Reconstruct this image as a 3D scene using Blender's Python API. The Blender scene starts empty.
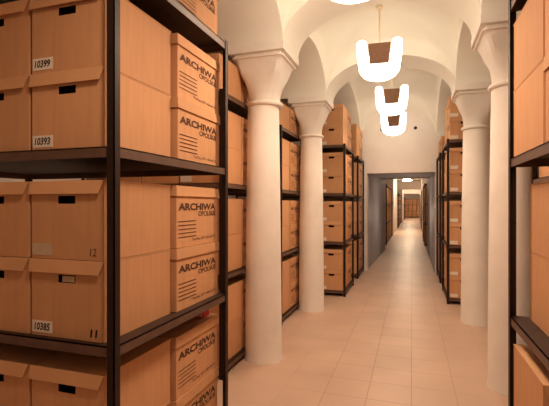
import bpy, bmesh, math, random
from mathutils import Vector, Matrix
random.seed(7)
S = bpy.context.scene
COL = S.collection
pi = math.pi

# ------------------------------------------------------------------ materials
def mat(name, color, rough=0.7, spec=0.3, noise=0.0, nscale=8.0, bump=0.0, bscale=60.0, metallic=0.0, vary=0.0, stretch=(1,1,1)):
    m = bpy.data.materials.new(name); m.use_nodes = True
    nt = m.node_tree; b = nt.nodes['Principled BSDF']
    b.inputs['Base Color'].default_value = (*color, 1)
    b.inputs['Roughness'].default_value = rough
    b.inputs['Metallic'].default_value = metallic
    b.inputs['Specular IOR Level'].default_value = spec
    tc = nt.nodes.new('ShaderNodeTexCoord')
    mp = nt.nodes.new('ShaderNodeMapping'); mp.inputs['Scale'].default_value = stretch
    nt.links.new(tc.outputs['Object'], mp.inputs['Vector'])
    last = None
    if noise:
        n = nt.nodes.new('ShaderNodeTexNoise'); n.inputs['Scale'].default_value = nscale; n.inputs['Detail'].default_value = 5
        nt.links.new(mp.outputs['Vector'], n.inputs['Vector'])
        mr = nt.nodes.new('ShaderNodeMapRange')
        mr.inputs['From Min'].default_value = .3; mr.inputs['From Max'].default_value = .7
        mr.inputs['To Min'].default_value = 1 - noise; mr.inputs['To Max'].default_value = 1 + noise
        nt.links.new(n.outputs['Fac'], mr.inputs['Value'])
        last = mr.outputs['Result']
    if vary:
        oi = nt.nodes.new('ShaderNodeObjectInfo')
        mr = nt.nodes.new('ShaderNodeMapRange')
        mr.inputs['To Min'].default_value = 1 - vary; mr.inputs['To Max'].default_value = 1 + vary
        nt.links.new(oi.outputs['Random'], mr.inputs['Value'])
        if last:
            mu = nt.nodes.new('ShaderNodeMath'); mu.operation = 'MULTIPLY'
            nt.links.new(last, mu.inputs[0]); nt.links.new(mr.outputs['Result'], mu.inputs[1]); last = mu.outputs[0]
        else: last = mr.outputs['Result']
    if last:
        vm = nt.nodes.new('ShaderNodeVectorMath'); vm.operation = 'SCALE'
        vm.inputs[0].default_value = color
        nt.links.new(last, vm.inputs['Scale'])
        nt.links.new(vm.outputs['Vector'], b.inputs['Base Color'])
    if bump:
        n2 = nt.nodes.new('ShaderNodeTexNoise'); n2.inputs['Scale'].default_value = bscale; n2.inputs['Detail'].default_value = 4
        nt.links.new(mp.outputs['Vector'], n2.inputs['Vector'])
        bp = nt.nodes.new('ShaderNodeBump'); bp.inputs['Strength'].default_value = bump; bp.inputs['Distance'].default_value = .01
        nt.links.new(n2.outputs['Fac'], bp.inputs['Height']); nt.links.new(bp.outputs['Normal'], b.inputs['Normal'])
    return m

def emit(name, color, strength):
    m = bpy.data.materials.new(name); m.use_nodes = True
    nt = m.node_tree; b = nt.nodes['Principled BSDF']
    b.inputs['Base Color'].default_value = (.9, .88, .84, 1)
    b.inputs['Emission Color'].default_value = (*color, 1); b.inputs['Emission Strength'].default_value = strength
    return m

M = {}
M['plaster'] = mat('white_plaster', (.79, .73, .685), .85, .15, .035, 3.0, .12, 25)
M['vault'] = mat('vault_plaster', (.83, .81, .735), .85, .12, .03, 2.2, .15, 14)
M['column'] = mat('column_plaster', (.82, .775, .72), .75, .2, .045, 5.0, .22, 22)
M['grey'] = mat('grey_paint', (.42, .41, .43), .6, .3, .06, 3.0, .05, 30, stretch=(1, 1, .3))
M['steel'] = mat('dark_brown_steel', (.026, .012, .008), .5, .25, .15, 20)
M['shelf'] = mat('shelf_steel_shaded', (.040, .019, .012), .55, .3, .18, 14)  # darker copy of the steel, shade under the plates put into the colour
M['lip_lit'] = mat('shelf_edge_steel_lit', (.125, .068, .046), .5, .35, .15, 14)  # lighter copy of the shelf steel, lit edges painted into the colour
M['card'] = mat('kraft_cardboard', (.65, .350, .178), .78, .2, .05, 6, .04, 60, vary=.08, stretch=(6, 6, .7))
M['lid'] = mat('kraft_cardboard_lid', (.67, .37, .19), .78, .2, .05, 6, .04, 60, vary=.07)
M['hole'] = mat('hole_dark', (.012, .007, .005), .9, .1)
M['paper'] = mat('label_paper', (.82, .74, .64), .8, .2, .04, 30)
M['faded'] = mat('faded_label_paper', (.58, .44, .31), .8, .2, .06, 30)
M['ink'] = mat('black_ink', (.02, .014, .012), .7, .2)
M['pencil'] = mat('pencil_mark', (.13, .065, .035), .8, .1)
M['print'] = mat('printed_ink', (.10, .05, .032), .8, .15)
M['brown'] = mat('lamp_brown_metal', (.30, .165, .105), .5, .4, .1, 30)
M['rod'] = mat('lamp_rod', (.80, .70, .52), .4, .4)
M['red'] = mat('red_cover', (.75, .05, .035), .5, .4)
M['pink'] = mat('pale_pink_paper', (.85, .60, .52), .7, .2)
M['black'] = mat('black_vent', (.012, .012, .012), .6, .3)
M['switch'] = mat('switch_plastic', (.85, .80, .68), .4, .4)
M['glow'] = emit('opal_glass_lit', (1, .85, .64), 12.5)
M['dome'] = emit('opal_dome_lit', (1, .77, .53), 125)

def floor_mat():
    m = bpy.data.materials.new('beige_floor_tiles'); m.use_nodes = True
    nt = m.node_tree; b = nt.nodes['Principled BSDF']; L = nt.links.new
    tc = nt.nodes.new('ShaderNodeTexCoord')
    mp = nt.nodes.new('ShaderNodeMapping'); mp.inputs['Location'].default_value = (0.0, -.265, 0)
    L(tc.outputs['Object'], mp.inputs['Vector'])
    br = nt.nodes.new('ShaderNodeTexBrick'); br.offset = 0; br.squash = 1
    br.inputs['Scale'].default_value = 1; br.inputs['Brick Width'].default_value = .30; br.inputs['Row Height'].default_value = .30
    br.inputs['Mortar Size'].default_value = .0042; br.inputs['Mortar Smooth'].default_value = .3
    br.inputs['Color1'].default_value = (.575, .405, .30, 1); br.inputs['Color2'].default_value = (.53, .37, .275, 1)
    br.inputs['Mortar'].default_value = (.40, .27, .195, 1); br.inputs['Bias'].default_value = -.2
    L(mp.outputs['Vector'], br.inputs['Vector'])
    n = nt.nodes.new('ShaderNodeTexNoise'); n.inputs['Scale'].default_value = 2.2; n.inputs['Detail'].default_value = 6
    L(tc.outputs['Object'], n.inputs['Vector'])
    mr = nt.nodes.new('ShaderNodeMapRange'); mr.inputs['From Min'].default_value = .3; mr.inputs['From Max'].default_value = .7
    mr.inputs['To Min'].default_value = .92; mr.inputs['To Max'].default_value = 1.07
    L(n.outputs['Fac'], mr.inputs['Value'])
    # grout worn and dirt filled only along the middle of the walkway
    sx = nt.nodes.new('ShaderNodeSeparateXYZ'); L(tc.outputs['Object'], sx.inputs[0])
    ad = nt.nodes.new('ShaderNodeMath'); ad.operation = 'ADD'; ad.inputs[1].default_value = .2; L(sx.outputs['X'], ad.inputs[0])
    ab = nt.nodes.new('ShaderNodeMath'); ab.operation = 'ABSOLUTE'; L(ad.outputs[0], ab.inputs[0])
    m2 = nt.nodes.new('ShaderNodeMapRange'); m2.inputs['From Min'].default_value = .25; m2.inputs['From Max'].default_value = .75
    m2.inputs['To Min'].default_value = 1; m2.inputs['To Max'].default_value = .25; L(ab.outputs[0], m2.inputs['Value'])
    mx = nt.nodes.new('ShaderNodeMix'); mx.data_type = 'RGBA'
    mx.inputs['A'].default_value = (.555, .385, .288, 1)
    L(m2.outputs['Result'], mx.inputs['Factor']); L(br.outputs['Color'], mx.inputs['B'])
    vm = nt.nodes.new('ShaderNodeVectorMath'); vm.operation = 'SCALE'
    L(mx.outputs['Result'], vm.inputs[0]); L(mr.outputs['Result'], vm.inputs['Scale'])
    L(vm.outputs['Vector'], b.inputs['Base Color'])
    b.inputs['Roughness'].default_value = .42; b.inputs['Specular IOR Level'].default_value = .4
    bp = nt.nodes.new('ShaderNodeBump'); bp.inputs['Strength'].default_value = .25; bp.inputs['Distance'].default_value = .003; bp.invert = True
    L(br.outputs['Fac'], bp.inputs['Height']); L(bp.outputs['Normal'], b.inputs['Normal'])
    return m
M['floor'] = floor_mat()

# ------------------------------------------------------------------ helpers
def mesh(bm, name, mats, smooth=False):
    me = bpy.data.meshes.new(name)
    bmesh.ops.recalc_face_normals(bm, faces=bm.faces)
    bm.to_mesh(me); bm.free()
    for m in (mats if isinstance(mats, (list, tuple)) else [mats]): me.materials.append(m)
    if smooth:
        for p in me.polygons: p.use_smooth = True
        try: me.set_sharp_from_angle(angle=math.radians(38))
        except Exception: pass
    return me
def link(name, me, parent=None, loc=(0, 0, 0)):
    o = bpy.data.objects.new(name, me); COL.objects.link(o); o.location = loc
    if parent: o.parent = parent
    return o
def thing(name, label, cat, loc=(0, 0, 0), rz=0, group=None):
    o = bpy.data.objects.new(name, None); COL.objects.link(o)
    o.location = loc; o.rotation_euler = (0, 0, rz); o.empty_display_size = .1
    o['label'] = label; o['category'] = cat
    if group: o['group'] = group
    return o
def struct(name, bm, m, smooth=False):
    o = link(name, mesh(bm, name, m, smooth)); o['kind'] = 'structure'; return o
def box(bm, x0, x1, y0, y1, z0, z1, mi=0):
    v = [bm.verts.new(p) for p in ((x0,y0,z0),(x1,y0,z0),(x1,y1,z0),(x0,y1,z0),(x0,y0,z1),(x1,y0,z1),(x1,y1,z1),(x0,y1,z1))]
    for f in ((0,3,2,1),(4,5,6,7),(0,1,5,4),(1,2,6,5),(2,3,7,6),(3,0,4,7)):
        bm.faces.new([v[i] for i in f]).material_index = mi
    return v
def bevel(bm, w, seg=2, edges=None):
    bmesh.ops.bevel(bm, geom=edges or list(bm.edges), offset=w, segments=seg, profile=.5, affect='EDGES', clamp_overlap=True)
def prism(bm, pts, axis_off):
    """closed polygon pts (Vectors) extruded by axis_off"""
    a = [bm.verts.new(p) for p in pts]; b = [bm.verts.new(Vector(p) + Vector(axis_off)) for p in pts]
    bm.faces.new(a); bm.faces.new(b[::-1]); n = len(pts)
    for i in range(n): bm.faces.new((a[i], b[i], b[(i+1) % n], a[(i+1) % n]))
def cyl(bm, r0, r1, z0, z1, n=24, c=(0, 0)):
    a = [bm.verts.new((c[0]+r0*math.cos(2*pi*i/n), c[1]+r0*math.sin(2*pi*i/n), z0)) for i in range(n)]
    b = [bm.verts.new((c[0]+r1*math.cos(2*pi*i/n), c[1]+r1*math.sin(2*pi*i/n), z1)) for i in range(n)]
    bm.faces.new(a[::-1]); bm.faces.new(b)
    for i in range(n): bm.faces.new((a[i], a[(i+1) % n], b[(i+1) % n], b[i]))
def rings(bm, rs):
    """rs: list of rings (lists of points) -> skinned with caps"""
    vs = [[bm.verts.new(p) for p in r] for r in rs]; n = len(vs[0])
    for a, b in zip(vs, vs[1:]):
        for i in range(n): bm.faces.new((a[i], a[(i+1) % n], b[(i+1) % n], b[i]))
    bm.faces.new(vs[0][::-1]); bm.faces.new(vs[-1])
def text_mesh(txt, h, width=None, bold=0.0, shear=0.0, name='text', m=None, space=1.0):
    """flat lettering in the XZ plane, facing -Y, lower left corner at origin, cap height h"""
    cu = bpy.data.curves.new('tmp', 'FONT'); cu.body = txt; cu.size = 1; cu.offset = bold; cu.shear = shear
    cu.space_character = space; cu.resolution_u = 3; cu.fill_mode = 'FRONT'
    ob = bpy.data.objects.new('tmp', cu); COL.objects.link(ob)
    bpy.context.view_layer.update()
    dg = bpy.context.evaluated_depsgraph_get()
    me = bpy.data.meshes.new_from_object(ob.evaluated_get(dg))
    bpy.data.objects.remove(ob); bpy.data.curves.remove(cu)
    xs = [v.co.x for v in me.vertices]; ys = [v.co.y for v in me.vertices]
    x0, x1, y0, y1 = min(xs), max(xs), min(ys), max(ys)
    sy = h / (y1 - y0); sx = (width / (x1 - x0)) if width else sy
    for v in me.vertices: v.co = ((v.co.x - x0) * sx, 0, (v.co.y - y0) * sy)
    me.name = name; me.materials.clear(); me.materials.append(m)
    return me

# ------------------------------------------------------------------ layout constants
XC = -.264                # middle of the nave
XL, XR = -.995, .467      # faces of the piers towards the nave
HW = (XR - XL) / 2
WL, WR = -2.75, 2.22      # outer walls
ZS = 2.70                 # springing of the vaults
PL = [(3.24, 3.722), (5.045, 5.527)]   # piers along Y
YB, YE, YP, YF = -2.36, 8.74, 13.0, 47.0

# floor
bm = bmesh.new(); box(bm, WL - .2, WR + .2, YB - .2, YF + .2, -.1, 0); struct('floor', bm, M['floor'])

# outer walls
bm = bmesh.new(); box(bm, WL - .2, WL, YB - .2, YE, 0, 3.7); struct('wall_left', bm, M['plaster'])
bm = bmesh.new(); box(bm, WR, WR + .2, YB - .2, YE, 0, 3.7); struct('wall_right', bm, M['plaster'])
bm = bmesh.new(); box(bm, WL, WR, YB - .2, YB, 0, 3.7); struct('wall_back', bm, M['plaster'])
# end wall with the doorway opening
DL, DR, DT = -.87, .447, 2.00
bm = bmesh.new()
pts = [(WL - .2, YE, 0), (DL, YE, 0), (DL, YE, DT), (DR, YE, DT), (DR, YE, 0), (WR + .2, YE, 0), (WR + .2, YE, 3.75), (WL - .2, YE, 3.75)]
prism(bm, pts, (0, .25, 0)); struct('wall_front', bm, M['plaster'])
# passage through the thick wall, painted grey; it narrows slightly and its soffit rises
DL2, DT2 = -.75, 2.125
bm = bmesh.new(); prism(bm, [(DL - .3, YE + .25, 0), (DL, YE + .25, 0), (DL2, YP, 0), (DL - .3, YP, 0)], (0, 0, DT2 + .2))
prism(bm, [(DL - .002, YE + .14, 0), (DL + .012, YE + .14, 0), (DL + .012, YE + .26, 0), (DL - .002, YE + .26, 0)], (0, 0, DT))
struct('wall_passage_left', bm, M['grey'])
bm = bmesh.new(); box(bm, DR, DR + .3, YE + .25, YP, 0, DT2 + .2); box(bm, DR - .012, DR + .002, YE + .14, YP, 0, DT)
struct('wall_passage_right', bm, M['grey'])
bm = bmesh.new(); prism(bm, [(DL, YE + .06, DT - .006), (DL, YP, DT2), (DL, YP, DT2 + .3), (DL, YE + .06, DT2 + .3)], (DR - DL, 0, 0))
struct('ceiling_passage', bm, M['grey'])

# far gallery: walls, piers, cross beams, ceiling
bm = bmesh.new(); box(bm, -1.75, -1.6, YP, YF, 0, 2.75); struct('wall_gallery_left', bm, M['plaster'])
bm = bmesh.new(); box(bm, 1.6, 1.75, YP, YF, 0, 2.75); struct('wall_gallery_right', bm, M['plaster'])
bm = bmesh.new(); box(bm, -1.75, DL2, YP - .05, YP + .05, 0, 2.75); box(bm, DR, 1.75, YP - .05, YP + .05, 0, 2.75); box(bm, DL2, DR, YP - .05, YP + .05, DT2 + .01, 2.75)
struct('wall_gallery_front', bm, M['plaster'])
bm = bmesh.new(); box(bm, -1.75, 1.75, YF, YF + .2, 0, 2.75); struct('wall_gallery_end', bm, M['plaster'])
bm = bmesh.new(); box(bm, -1.75, 1.75, YP - .05, YF + .2, 2.75, 2.9); struct('ceiling_gallery', bm, M['vault'])
for k, (y0, y1, xf) in enumerate(((19.1, 24.6, -.765), (33.2, 38.0, -.66))):
    bm = bmesh.new(); box(bm, -1.6, xf, y0, y1, 0, 2.75); struct('wall_gallery_left_pier_%d' % (k + 1), bm, M['plaster'])
for k, (y0, y1, xf) in enumerate(((16.9, 18.4, .42), (23.0, 27.0, .52), (34.0, 38.0, .68))):
    bm = bmesh.new(); box(bm, xf, 1.6, y0, y1, 0, 2.75); struct('wall_gallery_right_pier_%d' % (k + 1), bm, M['plaster'])
for k, (y0, z) in enumerate(((26.0, 2.27), (37.5, 2.29))):
    bm = bmesh.new(); box(bm, -1.6, 1.6, y0, y0 + .5, z, 2.75); struct('trim_%d' % (k + 5), bm, M['plaster'])

# ------------------------------------------------------------------ vaults
def ell(t):
    t = max(-1.0, min(1.0, t)); return math.sqrt(max(0, 1 - t * t))
def samples(a, b, n):
    return [(a + b) / 2 - (b - a) / 2 * math.cos(pi * i / n) for i in range(n + 1)]
def grid(bm, xs, ys, fz):
    vs = [[bm.verts.new((x, y, fz(x, y))) for y in ys] for x in xs]
    for i in range(len(xs) - 1):
        for j in range(len(ys) - 1):
            bm.faces.new((vs[i][j], vs[i+1][j], vs[i+1][j+1], vs[i][j+1]))
def strip(bm, lo, hi):
    a = [bm.verts.new(p) for p in lo]; b = [bm.verts.new(p) for p in hi]
    for i in range(len(a) - 1): bm.faces.new((a[i], a[i+1], b[i+1], b[i]))

bays = [(YB, 3.24, .62, .74, .70), (3.722, 5.045, .58, .58, .40), (5.527, YE, .62, .74, .70)]
def web(bay):
    y0, y1, ra, rb, rs = bay; yc, ay = (y0 + y1) / 2, (y1 - y0) / 2
    def f(x, y):
        ea = ell((x - XC) / HW); eb = ell((y - yc) / ay)
        A, B = ra * ea, rb * eb; m = max(ra, rb)
        return ZS + .7 * max(A, B) + .3 * (A + B - A * B / m) + .13 * ea * eb
    return f
bm = bmesh.new()
for b in bays:
    grid(bm, samples(XL, XR, 32), samples(b[0], b[1], 40), web(b))
struct('ceiling', bm, M['vault'], True)
# arcades along the nave: soffits reach over the aisles to the outer walls, with a face on the nave side
for side, (xa, xb) in (('left', (XL, WL)), ('right', (XR, WR))):
    bm = bmesh.new(); fm = bmesh.new()
    for b in bays:
        y0, y1, ra, rb, rs = b; yc, ay = (y0 + y1) / 2, (y1 - y0) / 2
        sf = lambda x, y: ZS + rs * ell((y - yc) / ay)
        ys = samples(y0, y1, 40); f = web(b)
        grid(bm, [xa, xa + (xb - xa) * .5, xb], ys, sf)
        strip(bm, [(xa, y, sf(0, y)) for y in ys], [(xa, y, f(xa, y)) for y in ys])
    for (y0, y1) in PL:       # cross arches of the aisle behind each pier
        xp = xa + (.482 if side == 'right' else -.482)
        xs = samples(min(xp, xb), max(xp, xb), 20); c = (xp + xb) / 2; h = abs(xb - xp) / 2
        g = lambda x, y: ZS + .36 * ell((x - c) / h)
        grid(bm, xs, [y0, y1], g)
        for yy in (y0, y1): strip(bm, [(x, yy, g(x, 0)) for x in xs], [(x, yy, 3.45) for x in xs])
    struct('ceiling_aisle_' + side, bm, M['vault'], True)
# transverse arches across the nave
for k, (y0, y1) in enumerate(PL):
    bm = bmesh.new()
    xs = samples(XL, XR, 36); g = lambda x, y: ZS + .405 * ell((x - XC) / HW)
    grid(bm, xs, [y0, y1], g)
    up = lambda x: ZS + .66 * ell((x - XC) / HW)
    for yy in (y0, y1): strip(bm, [(x, yy, g(x, 0)) for x in xs], [(x, yy, up(x)) for x in xs])
    struct('trim_%d' % (k + 1), bm, M['vault'], True)
# roof slab over everything
bm = bmesh.new(); box(bm, WL - .2, WR + .2, YB - .2, YE + .25, 3.75, 3.85); struct('ceiling_slab', bm, M['plaster'])

# ------------------------------------------------------------------ columns
def col_ring(r, half, t, z, n=48):
    """t=0 circle radius r ... t=1 square of half side with softened corners"""
    out = []
    for i in range(n):
        a = 2 * pi * (i + .5) / n; c, s = math.cos(a), math.sin(a)
        rc = r
        rq = half / max(abs(c), abs(s)); rq = min(rq, half * 1.36)
        R = rc * (1 - t) + rq * t
        out.append((R * c, R * s, z))
    return out
def shaft_mesh():
    bm = bmesh.new(); rs = []; n = 40
    for k in range(15):
        f = k / 14; z = f * 2.215
        r = .164 - .026 * f + .003 * math.sin(f * pi)
        if k == 0: r = .170
        rs.append([(r * math.cos(2*pi*i/n), r * math.sin(2*pi*i/n), z if k != 1 else .05) for i in range(n)])
    rings(bm, rs); return mesh(bm, 'shaft', M['column'], True)
def ring_mesh():
    bm = bmesh.new(); n = 40; rs = []
    for k in range(9):
        a = -pi/2 + pi * k / 8
        r = .139 + .022 * math.cos(a); z = 2.235 + .02 * math.sin(a)
        rs.append([(r * math.cos(2*pi*i/n), r * math.sin(2*pi*i/n), z) for i in range(n)])
    rings(bm, rs); return mesh(bm, 'collar', M['column'], True)
def capital_mesh():
    bm = bmesh.new(); rs = []
    for k in range(17):
        f = k / 16; z = 2.255 + f * .335
        flare = 1 - math.sqrt(max(0, 1 - (f * .97) ** 2))      # concave flare
        flare = .55 * flare + .45 * f ** 1.6
        r = .134 + (.222 - .134) * flare * 1.02
        t = min(1, (f * 1.5) ** 1.3)
        rs.append(col_ring(r, r, t, z))
    rs.append(col_ring(.231, .231, 1, 2.597)); rs.append(col_ring(.231, .231, 1, 2.608)); rs.append(col_ring(.222, .222, 1, 2.612))
    rings(bm, rs); return mesh(bm, 'capital', M['column'], True)
def abacus_mesh():
    bm = bmesh.new(); box(bm, -.203, .203, -.203, .203, 2.590, 2.636)
    box(bm, -.246, .246, -.246, .246, 2.634, 2.702)
    return mesh(bm, 'abacus', M['column'])
CM = [('shaft', shaft_mesh()), ('collar', ring_mesh()), ('capital', capital_mesh()), ('abacus', abacus_mesh())]
for (x, y, lab) in ((XL - .241, 3.481, 'thick white column with flared square capital standing left of the walkway, nearer one'),
                    (XL - .241, 5.286, 'white column with square capital left of the walkway, farther one, before the third rack'),
                    (XR + .241, 3.481, 'white column right of the walkway directly behind the dark near-right shelf post'),
                    (XR + .241, 5.35, 'white column right of the walkway with whole capital visible beside far shelves')):
    t = thing('column', lab, 'column', (x, y if y != 5.35 else 5.286, 0), 0, 'white columns along the walkway')
    for n, me in CM: link(n, me, t, (-.014 if n == 'shaft' and 'thick' in lab else 0, 0, 0))

# ------------------------------------------------------------------ archive boxes
W, D, H = .356, .452, .300
FL = .050
def body_mesh():
    bm = bmesh.new(); w, d, h = W/2 - .004, D/2 - .006, H - .006
    box(bm, -w, w, -d, d, 0, h)
    # replace the front by a frame around a pocket (hand hole)
    bm.faces.ensure_lookup_table()
    for f in list(bm.faces):
        if f.normal.length == 0: f.normal_update()
    bm.normal_update()
    front = [f for f in bm.faces if f.calc_center_median().y < -d + 1e-5][0]
    bmesh.ops.delete(bm, geom=[front], context='FACES_ONLY')
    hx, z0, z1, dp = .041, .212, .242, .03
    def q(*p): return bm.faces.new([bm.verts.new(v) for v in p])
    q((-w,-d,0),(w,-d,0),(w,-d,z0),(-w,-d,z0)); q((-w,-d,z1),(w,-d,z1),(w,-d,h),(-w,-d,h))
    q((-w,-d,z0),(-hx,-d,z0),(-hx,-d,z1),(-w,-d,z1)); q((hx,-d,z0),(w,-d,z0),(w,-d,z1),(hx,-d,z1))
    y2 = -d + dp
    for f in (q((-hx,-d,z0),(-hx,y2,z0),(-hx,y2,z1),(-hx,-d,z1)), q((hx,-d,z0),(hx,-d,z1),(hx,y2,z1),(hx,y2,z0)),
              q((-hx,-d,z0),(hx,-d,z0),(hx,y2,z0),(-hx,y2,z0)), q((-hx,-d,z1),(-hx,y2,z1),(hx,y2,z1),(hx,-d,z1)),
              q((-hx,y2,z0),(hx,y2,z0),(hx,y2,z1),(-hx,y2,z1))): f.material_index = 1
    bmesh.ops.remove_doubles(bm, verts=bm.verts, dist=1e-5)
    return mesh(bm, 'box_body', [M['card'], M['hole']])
def lid_mesh(side=True, sag=0.0):
    bm = bmesh.new(); w, d = W/2, D/2; t = .004; z = H - .005
    box(bm, -w, w - .003, -d, d, z, z + .0045)
    top = z + .0045
    tilt = .0075 + sag
    # front flap (bottom edge leans out, hinge end cut at a slant)
    def flap(p):     # p: four outer points, thickness inwards handled by normal
        a, b, c, e = [Vector(v) for v in p]
        n = (b - a).cross(e - a).normalized() * t
        prism(bm, [a, b, c, e], -n)
    flap([(-w, -d, top), (-w, -d - tilt, top - FL), (w - .022, -d - tilt, top - FL), (w - .002, -d, top)])
    flap([(-w, d, top), (w - .002, d, top), (w - .022, d + .003, top - FL), (-w, d + .003, top - FL)])
    flap([(-w, -d, top), (-w, d, top), (-w - .003, d, top - FL), (-w - .003, -d, top - FL)])
    return mesh(bm, 'box_lid', M['lid'])
BODY = body_mesh(); LIDS = [lid_mesh(True, s) for s in (0, .002, .004)]
def plate(w, h, m, name):
    bm = bmesh.new(); box(bm, 0, w, -.0012, 0, 0, h); return mesh(bm, name, m)
LABEL = plate(.100, .046, M['paper'], 'paper_label')
LABEL2 = plate(.100, .046, M['faded'], 'paper_label')
# print on the flap side (local -x), read from outside: local text x -> -y
def print_mesh():
    out = bpy.data.meshes.new('printed_lettering'); bm = bmesh.new()
    def add(me, x, z):
        n0 = len(bm.verts); bm.from_mesh(me); bm.verts.ensure_lookup_table()
        for v in bm.verts[n0:]: v.co = Vector((v.co.x + x, v.co.y, v.co.z + z))
    add(text_mesh('ARCHIWA', .036, D * .87, .034, m=M['print']), D * .05, H * .60)
    add(text_mesh('OPOLSKIE', .026, D * .44, .012, m=M['print'], space=.95), D * .48, H * .495)
    add(text_mesh('Tel./Fax. 077 / 454 40 75', .0135, D * .56, .004, m=M['print']), D * .34, H * .085)
    for k in range(5):
        z = H * (.415 - .064 * k); v = [bm.verts.new(p) for p in ((D*.045, 0, z), (D*.43, 0, z), (D*.43, 0, z + .0036), (D*.045, 0, z + .0036))]
        bm.faces.new(v)
    # map text x -> local y from +D/2 downwards, lies on plane x = -W/2
    for v in bm.verts: v.co = Vector((-W/2 + .0025, D/2 - v.co.x, v.co.z))
    bm.to_mesh(out); bm.free(); out.materials.append(M['print']); return out
PRINT = print_mesh()
def number(txt): return text_mesh(txt, .029, .078, .028, .16, 'handwritten_number', M['ink'])

NTH = ('first', 'second', 'third', 'fourth', 'fifth')
NB = 0
def abox(x, y, z, back, label, group, paper=0, num=None, prt=False, mark=None, lid=None, jit=1, tilt=0, detail=True):
    """box with its base centre at x,y,z; back=True turns the handle side away (+Y)"""
    global NB; NB += 1
    rz = (pi if back else 0) + math.radians(random.uniform(-.4, .4)) * jit
    t = thing('archive_box', label, 'box', (x + random.uniform(-.004, .004) * jit, y + random.uniform(-.0015, .0015) * jit, z), rz, group)
    link('box_body', BODY, t); link('lid', LIDS[random.randrange(3)] if lid is None else LIDS[lid], t)
    if paper:
        lb = link('paper_label', LABEL if paper == 1 else LABEL2, t, (-W/2 + .008, -D/2 + .0055, .012)); lb['label'] = 'white paper label' if paper == 1 else 'faded paper label'
        if num:
            link('handwritten_number', number(num), lb, (.011, -.0018, .009))
    if prt: link('printed_lettering', PRINT, t)
    if mark:
        me = text_mesh(mark, .029, .034 if mark == '11' else .03, .04 if mark == '11' else .004, .1, 'number_mark', M['ink'] if mark == '11' else M['pencil'])
        link('number_mark', me, t, (W/2 - .068, -D/2 + .0045, .016))
    return t

# ------------------------------------------------------------------ racks
def rack(label, xin, sgn, y0, y1, width, decks, group='dark steel storage racks', top=None):
    """xin: X of the upright faces on the walkway side; rack extends width in direction sgn"""
    t = thing('storage_rack', label, 'rack', (xin, y0, 0), 0, group)
    dep = y1 - y0; ht = decks[-1] + (.012 if top is None else top); fl = .032; th = .004
    def post(px, py, sx, sy):
        bm = bmesh.new()
        x1, y1_ = px + sx * fl, py + sy * fl
        box(bm, min(px, x1), max(px, x1), min(py, py + sy*th), max(py, py + sy*th), 0, ht)
        box(bm, min(px, px + sx*th), max(px, px + sx*th), min(py, y1_), max(py, y1_), 0, ht)
        return mesh(bm, 'post', M['steel'])
    for px, sx in ((0, sgn), (sgn * width, -sgn)):
        for py, sy in ((0, 1), (dep, -1)): link('post', post(px, py, sx, sy), t)
    for z in decks:
        bm = bmesh.new(); xa, xb = sorted((sgn * .005, sgn * (width - .005)))
        box(bm, xa, xb, .005, dep - .005, z - .006, z - .001)
        for (a, b, c, d) in ((xa, xb, .005, .009), (xa, xb, dep - .009, dep - .005), (xa, xa + .004, .005, dep - .005), (xb - .004, xb, .005, dep - .005)):
            box(bm, a, b, c, d, z - .040, z - .001, 1)
        link('shelf', mesh(bm, 'shelf', [M['shelf'], M['lip_lit']]), t)
    return t
DK = [.085, .808, 1.531, 2.245]
DK1 = [.127, .849, 1.571, 2.288]
TIER = ['bottom shelf', 'second shelf', 'third shelf', 'top']
PITCH = H + .002
CP = .364

def fill(desc, xface, sgn, y0, decks, cols, tiers, rows, group, dep=.90, paper=1, skip=(), counts=None, depth2=None):
    """cols: column indices from the walkway; rows: 0 front (handle towards the viewer), 1 back"""
    for c in cols:
        for ti in tiers:
            n = 2 if counts is None else counts.get(ti, 2)
            for r in rows:
                for k in range(n):
                    if (c, ti, r, k) in skip: continue
                    x = xface + sgn * (W/2 + c * CP)
                    y = y0 + .017 + D/2 + r * (D + .016)
                    pos = ('upper' if k else 'lower') if n > 1 else 'single'
                    lab = '%s archive box, %s row, %s shelf level, %s' % (pos, 'front' if r == 0 else 'back', ('bottom', 'second', 'third', 'topmost')[ti], desc)
                    if len(cols) > 1: lab += ', %s column in' % NTH[c]
                    abox(x, y, decks[ti] + k * PITCH, r == 1, lab, group, paper=paper if r == 0 else 0, prt=(r == 1 and sgn < 0 and c == 0) or (r == 0 and sgn > 0 and c == 0))

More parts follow.
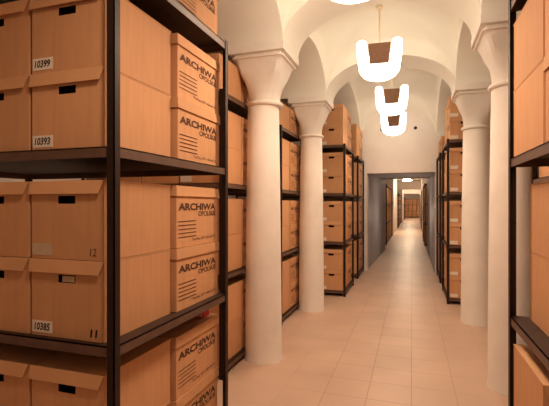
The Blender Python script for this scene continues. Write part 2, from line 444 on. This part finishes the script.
# --- nearest left rack
rack('large dark steel rack filling the left foreground, its upright nearest the camera', -1.005, -1, 1.228, 2.195, 1.50, DK1)
g1 = 'archive boxes on the near left rack'
x1, x2 = -1.070 - W/2, -1.070 - W/2 - CP
yf, yb = 1.254 + D/2, 1.254 + D/2 + D + .018
for ti, zz in enumerate(DK1):
    for k in (0, 1):
        z = zz + k * PITCH
        up = 'upper' if k else 'lower'
        if ti in (1, 2) or (ti == 0 and k == 1):
            info = {(2, 1): (1, '10399', None, 'near left box with white label reading 10399, cut by the top edge'),
                    (2, 0): (1, '10393', None, 'near left box with white label reading 10393, below box 10399'),
                    (1, 1): (2, None, '12', 'near left box with faded label and pencilled 12, top of the middle stack'),
                    (1, 0): (1, '10385', '11', 'near left box with label 10385 and large handwritten 11'),
                    (0, 1): (0, None, None, 'shadowed front box at the bottom edge, below the box labelled 10385')}[(ti, k)]
            b = abox(x1, yf, z, False, info[3], g1, paper=info[0], num=info[1], mark=info[2], jit=.4, lid=0)
            if (ti, k) == (1, 0):
                link('paper_strip', plate(.058, .022, M['faded'], 'paper_strip'), b, (-.020, -D/2 + .0052, .216))
            lab2 = {(2, 1): 'box cut by the left image edge, beside the box labelled 10399', (2, 0): 'box cut by the left image edge, beside the box labelled 10393',
                    (1, 1): 'box cut by the left image edge, beside the box pencilled 12', (1, 0): 'box cut by the left image edge, beside the box labelled 10385',
                    (0, 1): 'box in the lower left image corner under the middle shelf'}[(ti, k)]
            abox(x2, yf, z, False, lab2, g1, jit=.4, lid=1)
        if ti < 3 or k == 0:
            lv = {0: 'bottom', 1: 'middle', 2: 'upper'}.get(ti)
            lab = ('printed box on top of the near left rack, cut by the upper image edge' if ti == 3 else
                   '%s box with printed lettering facing the aisle, back of the %s level, near left rack' % (up, lv))
            abox(x1 + (.020 if ti == 2 else .014), yb, z, True, lab, g1, prt=True, jit=.4)
for ti in (0, 1, 2):  # unseen boxes, added to block light between the racks
    for k in (0, 1):
        abox(x2 + .01, yb, DK1[ti] + k * PITCH, True, '%s hidden light-blocking box behind the front row, second from aisle, %s level, near left rack' % (('lower', 'upper')[k], ('bottom', 'middle', 'upper')[ti]), g1, jit=.3)
# something red and a pale sheet lying behind the boxes, on the lower back box of the same rack
b = thing('red_folder', 'small red folder glimpsed under the middle shelf near the first column', 'folder', (-1.125, 2.095, DK1[0] + 2 * PITCH + .0005), 0)
bm = bmesh.new(); box(bm, -.045, .03, -.04, .045, 0, .05); bevel(bm, .006); link('cover', mesh(bm, 'cover', M['red']), b)
bm = bmesh.new(); box(bm, -.041, .026, -.047, .040, .008, .042); link('pages', mesh(bm, 'pages', M['pink']), b)

# --- second and third left racks behind the columns
rack('dark rack between the near left rack and the first left column', -1.385, -1, 2.93, 3.88, 1.36, DK)
fill('second left rack, light blocker', -1.421, -1, 2.93, DK, [1, 2], [1, 2], [0], 'archive boxes on the second left rack', paper=0)  # boxes added deeper in the rack to block light through the gap
fill('second rack on left at aisle', -1.421, -1, 2.93, DK, [0], [0, 1, 2, 3], [0, 1], 'archive boxes on the second left rack', counts={3: 1})
rack('dark rack seen between the two left columns', -1.385, -1, 4.455, 5.405, 1.30, DK)
fill('rack between the left columns', -1.421, -1, 4.455, DK, [0], [0, 1, 2, 3], [0, 1], 'archive boxes on the rack between the left columns', counts={3: 1})
# --- fourth and fifth left racks next to the doorway
rack('dark rack just past the second left column, boxes stacked high on top', -.922, -1, 6.13, 7.08, 1.75, DK)
fill('rack past second left column', -.958, -1, 6.13, DK, [0], [0, 1, 2, 3], [0, 1], 'archive boxes on the fourth left rack')
rack('dark rack on the left right before the doorway wall', -.922, -1, 7.72, 8.67, 1.75, DK)
fill('last left rack before doorway', -.958, -1, 7.72, DK, [0], [0, 1, 2, 3], [0, 1], 'archive boxes on the fifth left rack')

# --- right side
rack('dark rack at the right image edge with one tall upright', .426, 1, 1.15, 2.17, 1.6, DK1, top=.03)
gr = 'archive boxes on the near right rack'
for ti, xf in ((2, .436), (1, .50), (0, .436)):
    for k in (1, 0):
        if ti == 0 and k == 0: continue
        up = 'upper' if k else 'lower'
        lv = ('bottom', 'middle', 'top')[ti]
        abox(xf + W/2, 1.903, DK1[ti] + k * PITCH - (.012 if ti == 2 else 0) * 0, True, '%s plain-sided box on the %s visible level of the rack at right edge' % (up, lv), gr, jit=.3)
        if ti > 0:
            abox(xf + W/2, 1.903 - D - .012, DK1[ti] + k * PITCH, False, '%s box farther right, nearer camera, %s level of the right edge rack' % (up, lv), gr, jit=.3)
rack('dark rack glimpsed through the gap in the right edge rack, before the column', .770, 1, 2.28, 3.23, 1.3, DK)
fill('rack glimpsed behind the right edge rack', .806, 1, 2.28, DK, [0], [1, 2], [0, 1], 'archive boxes on the second right rack', paper=0)
rack('dark rack past the right columns with white-labelled boxes', .458, 1, 6.13, 7.08, 1.7, DK)
fill('rack past right columns', .494, 1, 6.13, DK, [0], [0, 1, 2, 3], [0, 1], 'archive boxes on the third right rack')
rack('dark rack on the right nearest the doorway wall', .458, 1, 7.72, 8.67, 1.7, DK)
fill('last right rack before doorway', .494, 1, 7.72, DK, [0], [0, 1, 2, 3], [0, 1], 'archive boxes on the fourth right rack', counts={3: 1})

# --- far gallery racks
GD = [.085, .735, 1.385, 2.035]
ORD = ('nearest', 'middle', 'farthest'); LV = ('bottom', 'middle', 'upper'); NTH = ('first', 'second', 'third', 'fourth', 'fifth')
for side, sgn, rows in (('left', -1, ((14.35, 18.6, -.785, 5), (25.2, 32.6, -.72, 3), (38.6, 44.8, -.60, 3))),
                        ('right', 1, ((14.35, 16.4, .40, 3), (18.9, 22.4, .47, 3), (27.6, 33.4, .60, 3)))):
    for k, (y0, y1, xf, n) in enumerate(rows):
        rack('dark rack in the far gallery, %s side, %s one' % (side, ORD[k]), xf, sgn, y0, y1, .50, GD, 'racks in the far gallery')
        for c in range(n):
            for ti in range(3):
                for j in ((0, 1) if k == 0 else (0,)):
                    y = y0 + .03 + D/2 + c * (y1 - y0 - .06 - D) / (n - 1)
                    abox(xf + sgn * (.036 + W/2), y, GD[ti] + j * PITCH, False,
                         'tiny box, %s gallery side, %s rack, %s shelf, %s, %s along the shelf' % (side, ORD[k], LV[ti], ('lower', 'upper')[j], NTH[c]),
                         'small boxes on the far gallery racks', jit=1)
rack('distant rack closing the end of the far gallery', -.72, 1, 45.5, 46.5, 1.65, [.10, .72, 1.34, 1.96], 'racks in the far gallery')
for c in range(4):
    for ti in range(3):
        for j in (0, 1):
            abox(-.72 + .036 + W/2 + c * .40, 45.53 + D/2, (.10, .72, 1.34)[ti] + j * PITCH, False, 'distant box on end rack, %s shelf, %s one, %s from left' % (LV[ti], ('lower', 'upper')[j], NTH[c]), 'boxes on the distant end rack')

# ------------------------------------------------------------------ lamps
def arc(cx, cz, rx, rz, a0, a1, n):
    return [(cx + rx * math.cos(a0 + (a1 - a0) * i / n), cz + rz * math.sin(a0 + (a1 - a0) * i / n)) for i in range(n + 1)]
def glass_mesh():
    # U outline of opal glass, seen from the front; z = 0 at the bottom
    o = []
    o += arc(-.176, .375, .050, .035, pi, 0, 8)                       # left arm tip, left to right over the top
    o += [(-.118, .28), (-.104, .150)]
    o += [(.104, .150), (.118, .28)]
    o += arc(.176, .375, .050, .035, pi, 0, 8)
    o += [(.222, .25)]
    o += arc(0, .13, .205, .13, 0, -pi, 20)
    o += [(-.222, .25)]
    bm = bmesh.new(); prism(bm, [(x, -.055, z) for x, z in o], (0, .11, 0))
    es = [e for e in bm.edges if abs(e.verts[0].co.y - e.verts[1].co.y) < 1e-6]
    bmesh.ops.bevel(bm, geom=es, offset=.022, segments=3, profile=.5, affect='EDGES', clamp_overlap=True)
    return mesh(bm, 'glass_shade', M['glow'], True)
def core_mesh():
    bm = bmesh.new(); prism(bm, [(-.096, -.07, .150), (.096, -.07, .150), (.113, -.07, .358), (-.113, -.07, .358)], (0, .14, 0))
    bevel(bm, .004); return mesh(bm, 'metal_housing', M['brown'])
GLASS, CORE = glass_mesh(), core_mesh()
zb = 2.64
for (y, x, top, lab) in ((2.62, -.34, 3.475, 'pendant lamp cut by the top image edge, only its glowing underside showing'),
                         (4.40, -.315, 3.405, 'largest fully visible pendant lamp with U-shaped white glass and brown housing'),
                         (6.17, -.27, 3.455, 'middle pendant lamp of the row, partly in front of the smallest one'),
                         (7.98, -.315, 3.45, 'smallest, farthest pendant lamp hanging before the end wall')):
    t = thing('pendant_lamp', lab, 'lamp', (x, y, zb), math.radians(4), 'pendant lamps along the vaulted walkway')
    link('glass_shade', GLASS, t); link('metal_housing', CORE, t)
    bm = bmesh.new(); cyl(bm, .011, .011, .350, top - zb - .01, 12); link('rod', mesh(bm, 'rod', M['rod'], True), t)
    bm = bmesh.new(); cyl(bm, .042, .03, top - zb - .035, top - zb, 20); link('ceiling_cup', mesh(bm, 'ceiling_cup', M['rod'], True), t)
for y, lab in ((20.6, 'glowing round ceiling lamp seen through the doorway under its lintel'),):
    t = thing('ceiling_lamp', lab, 'lamp', (XC + .06, y, 2.50), 0)
    bm = bmesh.new(); bmesh.ops.create_uvsphere(bm, u_segments=24, v_segments=12, radius=.2)
    for v in bm.verts: v.co.z *= .26
    link('glass_dome', mesh(bm, 'glass_dome', M['dome'], True), t)
    bm = bmesh.new(); cyl(bm, .16, .16, .06, .25, 24); link('mounting_plate', mesh(bm, 'mounting_plate', M['rod'], True), t)

# round dark vents high on the end wall, and a switch in the doorway
for x, lab in ((-.575, 'small dark round vent on the end wall, left of the farthest lamp'), (.075, 'small dark round vent on the end wall, right of the farthest lamp')):
    t = thing('wall_vent', lab, 'vent', (x, YE, 2.885), 0, 'round vents on the end wall')
    bm = bmesh.new(); cyl(bm, .033, .029, 0, .012, 20); bmesh.ops.rotate(bm, verts=bm.verts, matrix=Matrix.Rotation(pi/2, 3, 'X')); link('rim', mesh(bm, 'rim', M['black'], True), t)
    bm = bmesh.new(); cyl(bm, .014, .010, .011, .022, 16); bmesh.ops.rotate(bm, verts=bm.verts, matrix=Matrix.Rotation(pi/2, 3, 'X')); link('cap', mesh(bm, 'cap', M['black'], True), t)
t = thing('light_switch', 'small cream light switch on the right side of the doorway', 'switch', (DR, 8.86, 1.32), 0)
bm = bmesh.new(); box(bm, -.010, 0, -.04, .04, -.04, .04); bevel(bm, .003); link('switch_plate', mesh(bm, 'switch_plate', M['switch']), t)
bm = bmesh.new(); box(bm, -.015, -.010, -.018, .018, -.026, .026); link('rocker', mesh(bm, 'rocker', M['switch']), t)

# ------------------------------------------------------------------ lights under the pendants, plus added fill lights without fixtures
def lamp(name, typ, loc, energy, color, **kw):
    l = bpy.data.lights.new(name, typ); l.energy = energy; l.color = color
    for k, v in kw.items(): setattr(l, k, v)
    o = bpy.data.objects.new(name, l); COL.objects.link(o); o.location = loc; return o
for k, (y, x, p) in enumerate(((.70, -.20, 58), (2.62, -.38, 65), (4.40, -.315, 60), (6.17, -.27, 54), (7.98, -.315, 12))):  # first light is added fill without a pendant; the rest sit under pendants
    if k == 1: lamp('pendant_and_fill_light', 'POINT', (x, y, 2.50), 15, (1, .71, .50), shadow_soft_size=.12)
    o = lamp('pendant_and_fill_light', 'SPOT', (x, y, 2.60), p, (1, .71, .50), shadow_soft_size=.12, spot_size=math.radians(168), spot_blend=.6)
for y, p in ((15.5, 22), (23.0, 36), (30.0, 50), (35.8, 52), (41.5, 110)): lamp('gallery_fill_light', 'POINT', (XC + .1, y, 2.45), p, (1, .75, .52), shadow_soft_size=.15)  # unseen fill lights, added to brighten the gallery
lamp('passage_fill_light', 'POINT', (-.1, 10.6, 1.15), 10, (1, .74, .55), shadow_soft_size=.12)  # fill light added low in the passage, no fixture there
lamp('hall_fill_light', 'POINT', (-.1, -1.4, 2.5), 3, (1, .66, .42), shadow_soft_size=.25)  # unseen fill added behind the camera, where the hall goes on

w = bpy.data.worlds.new('World'); S.world = w; w.use_nodes = True
w.node_tree.nodes['Background'].inputs[0].default_value = (.9, .8, .7, 1); w.node_tree.nodes['Background'].inputs[1].default_value = .2

# ------------------------------------------------------------------ camera
F = 416.0; VX, VY = 411.5, 204.5
th = math.atan((VX - 274.5) / F)
cd = bpy.data.cameras.new('Camera'); cam = bpy.data.objects.new('Camera', cd); COL.objects.link(cam)
cam.location = (0, 0, 1.36); cam.rotation_euler = (pi/2, 0, th)
cd.sensor_fit = 'HORIZONTAL'; cd.sensor_width = 36; cd.lens = 36 * F / 549
cd.shift_y = (VY - 203) / 549; cd.clip_start = .02
S.camera = cam
S.view_settings.view_transform = 'Standard'
S.view_settings.look = 'None'
S.view_settings.exposure = 0.0
S.view_settings.gamma = 1.0
S.cycles.max_bounces = 14; S.cycles.diffuse_bounces = 9
S.cycles.use_denoising = True
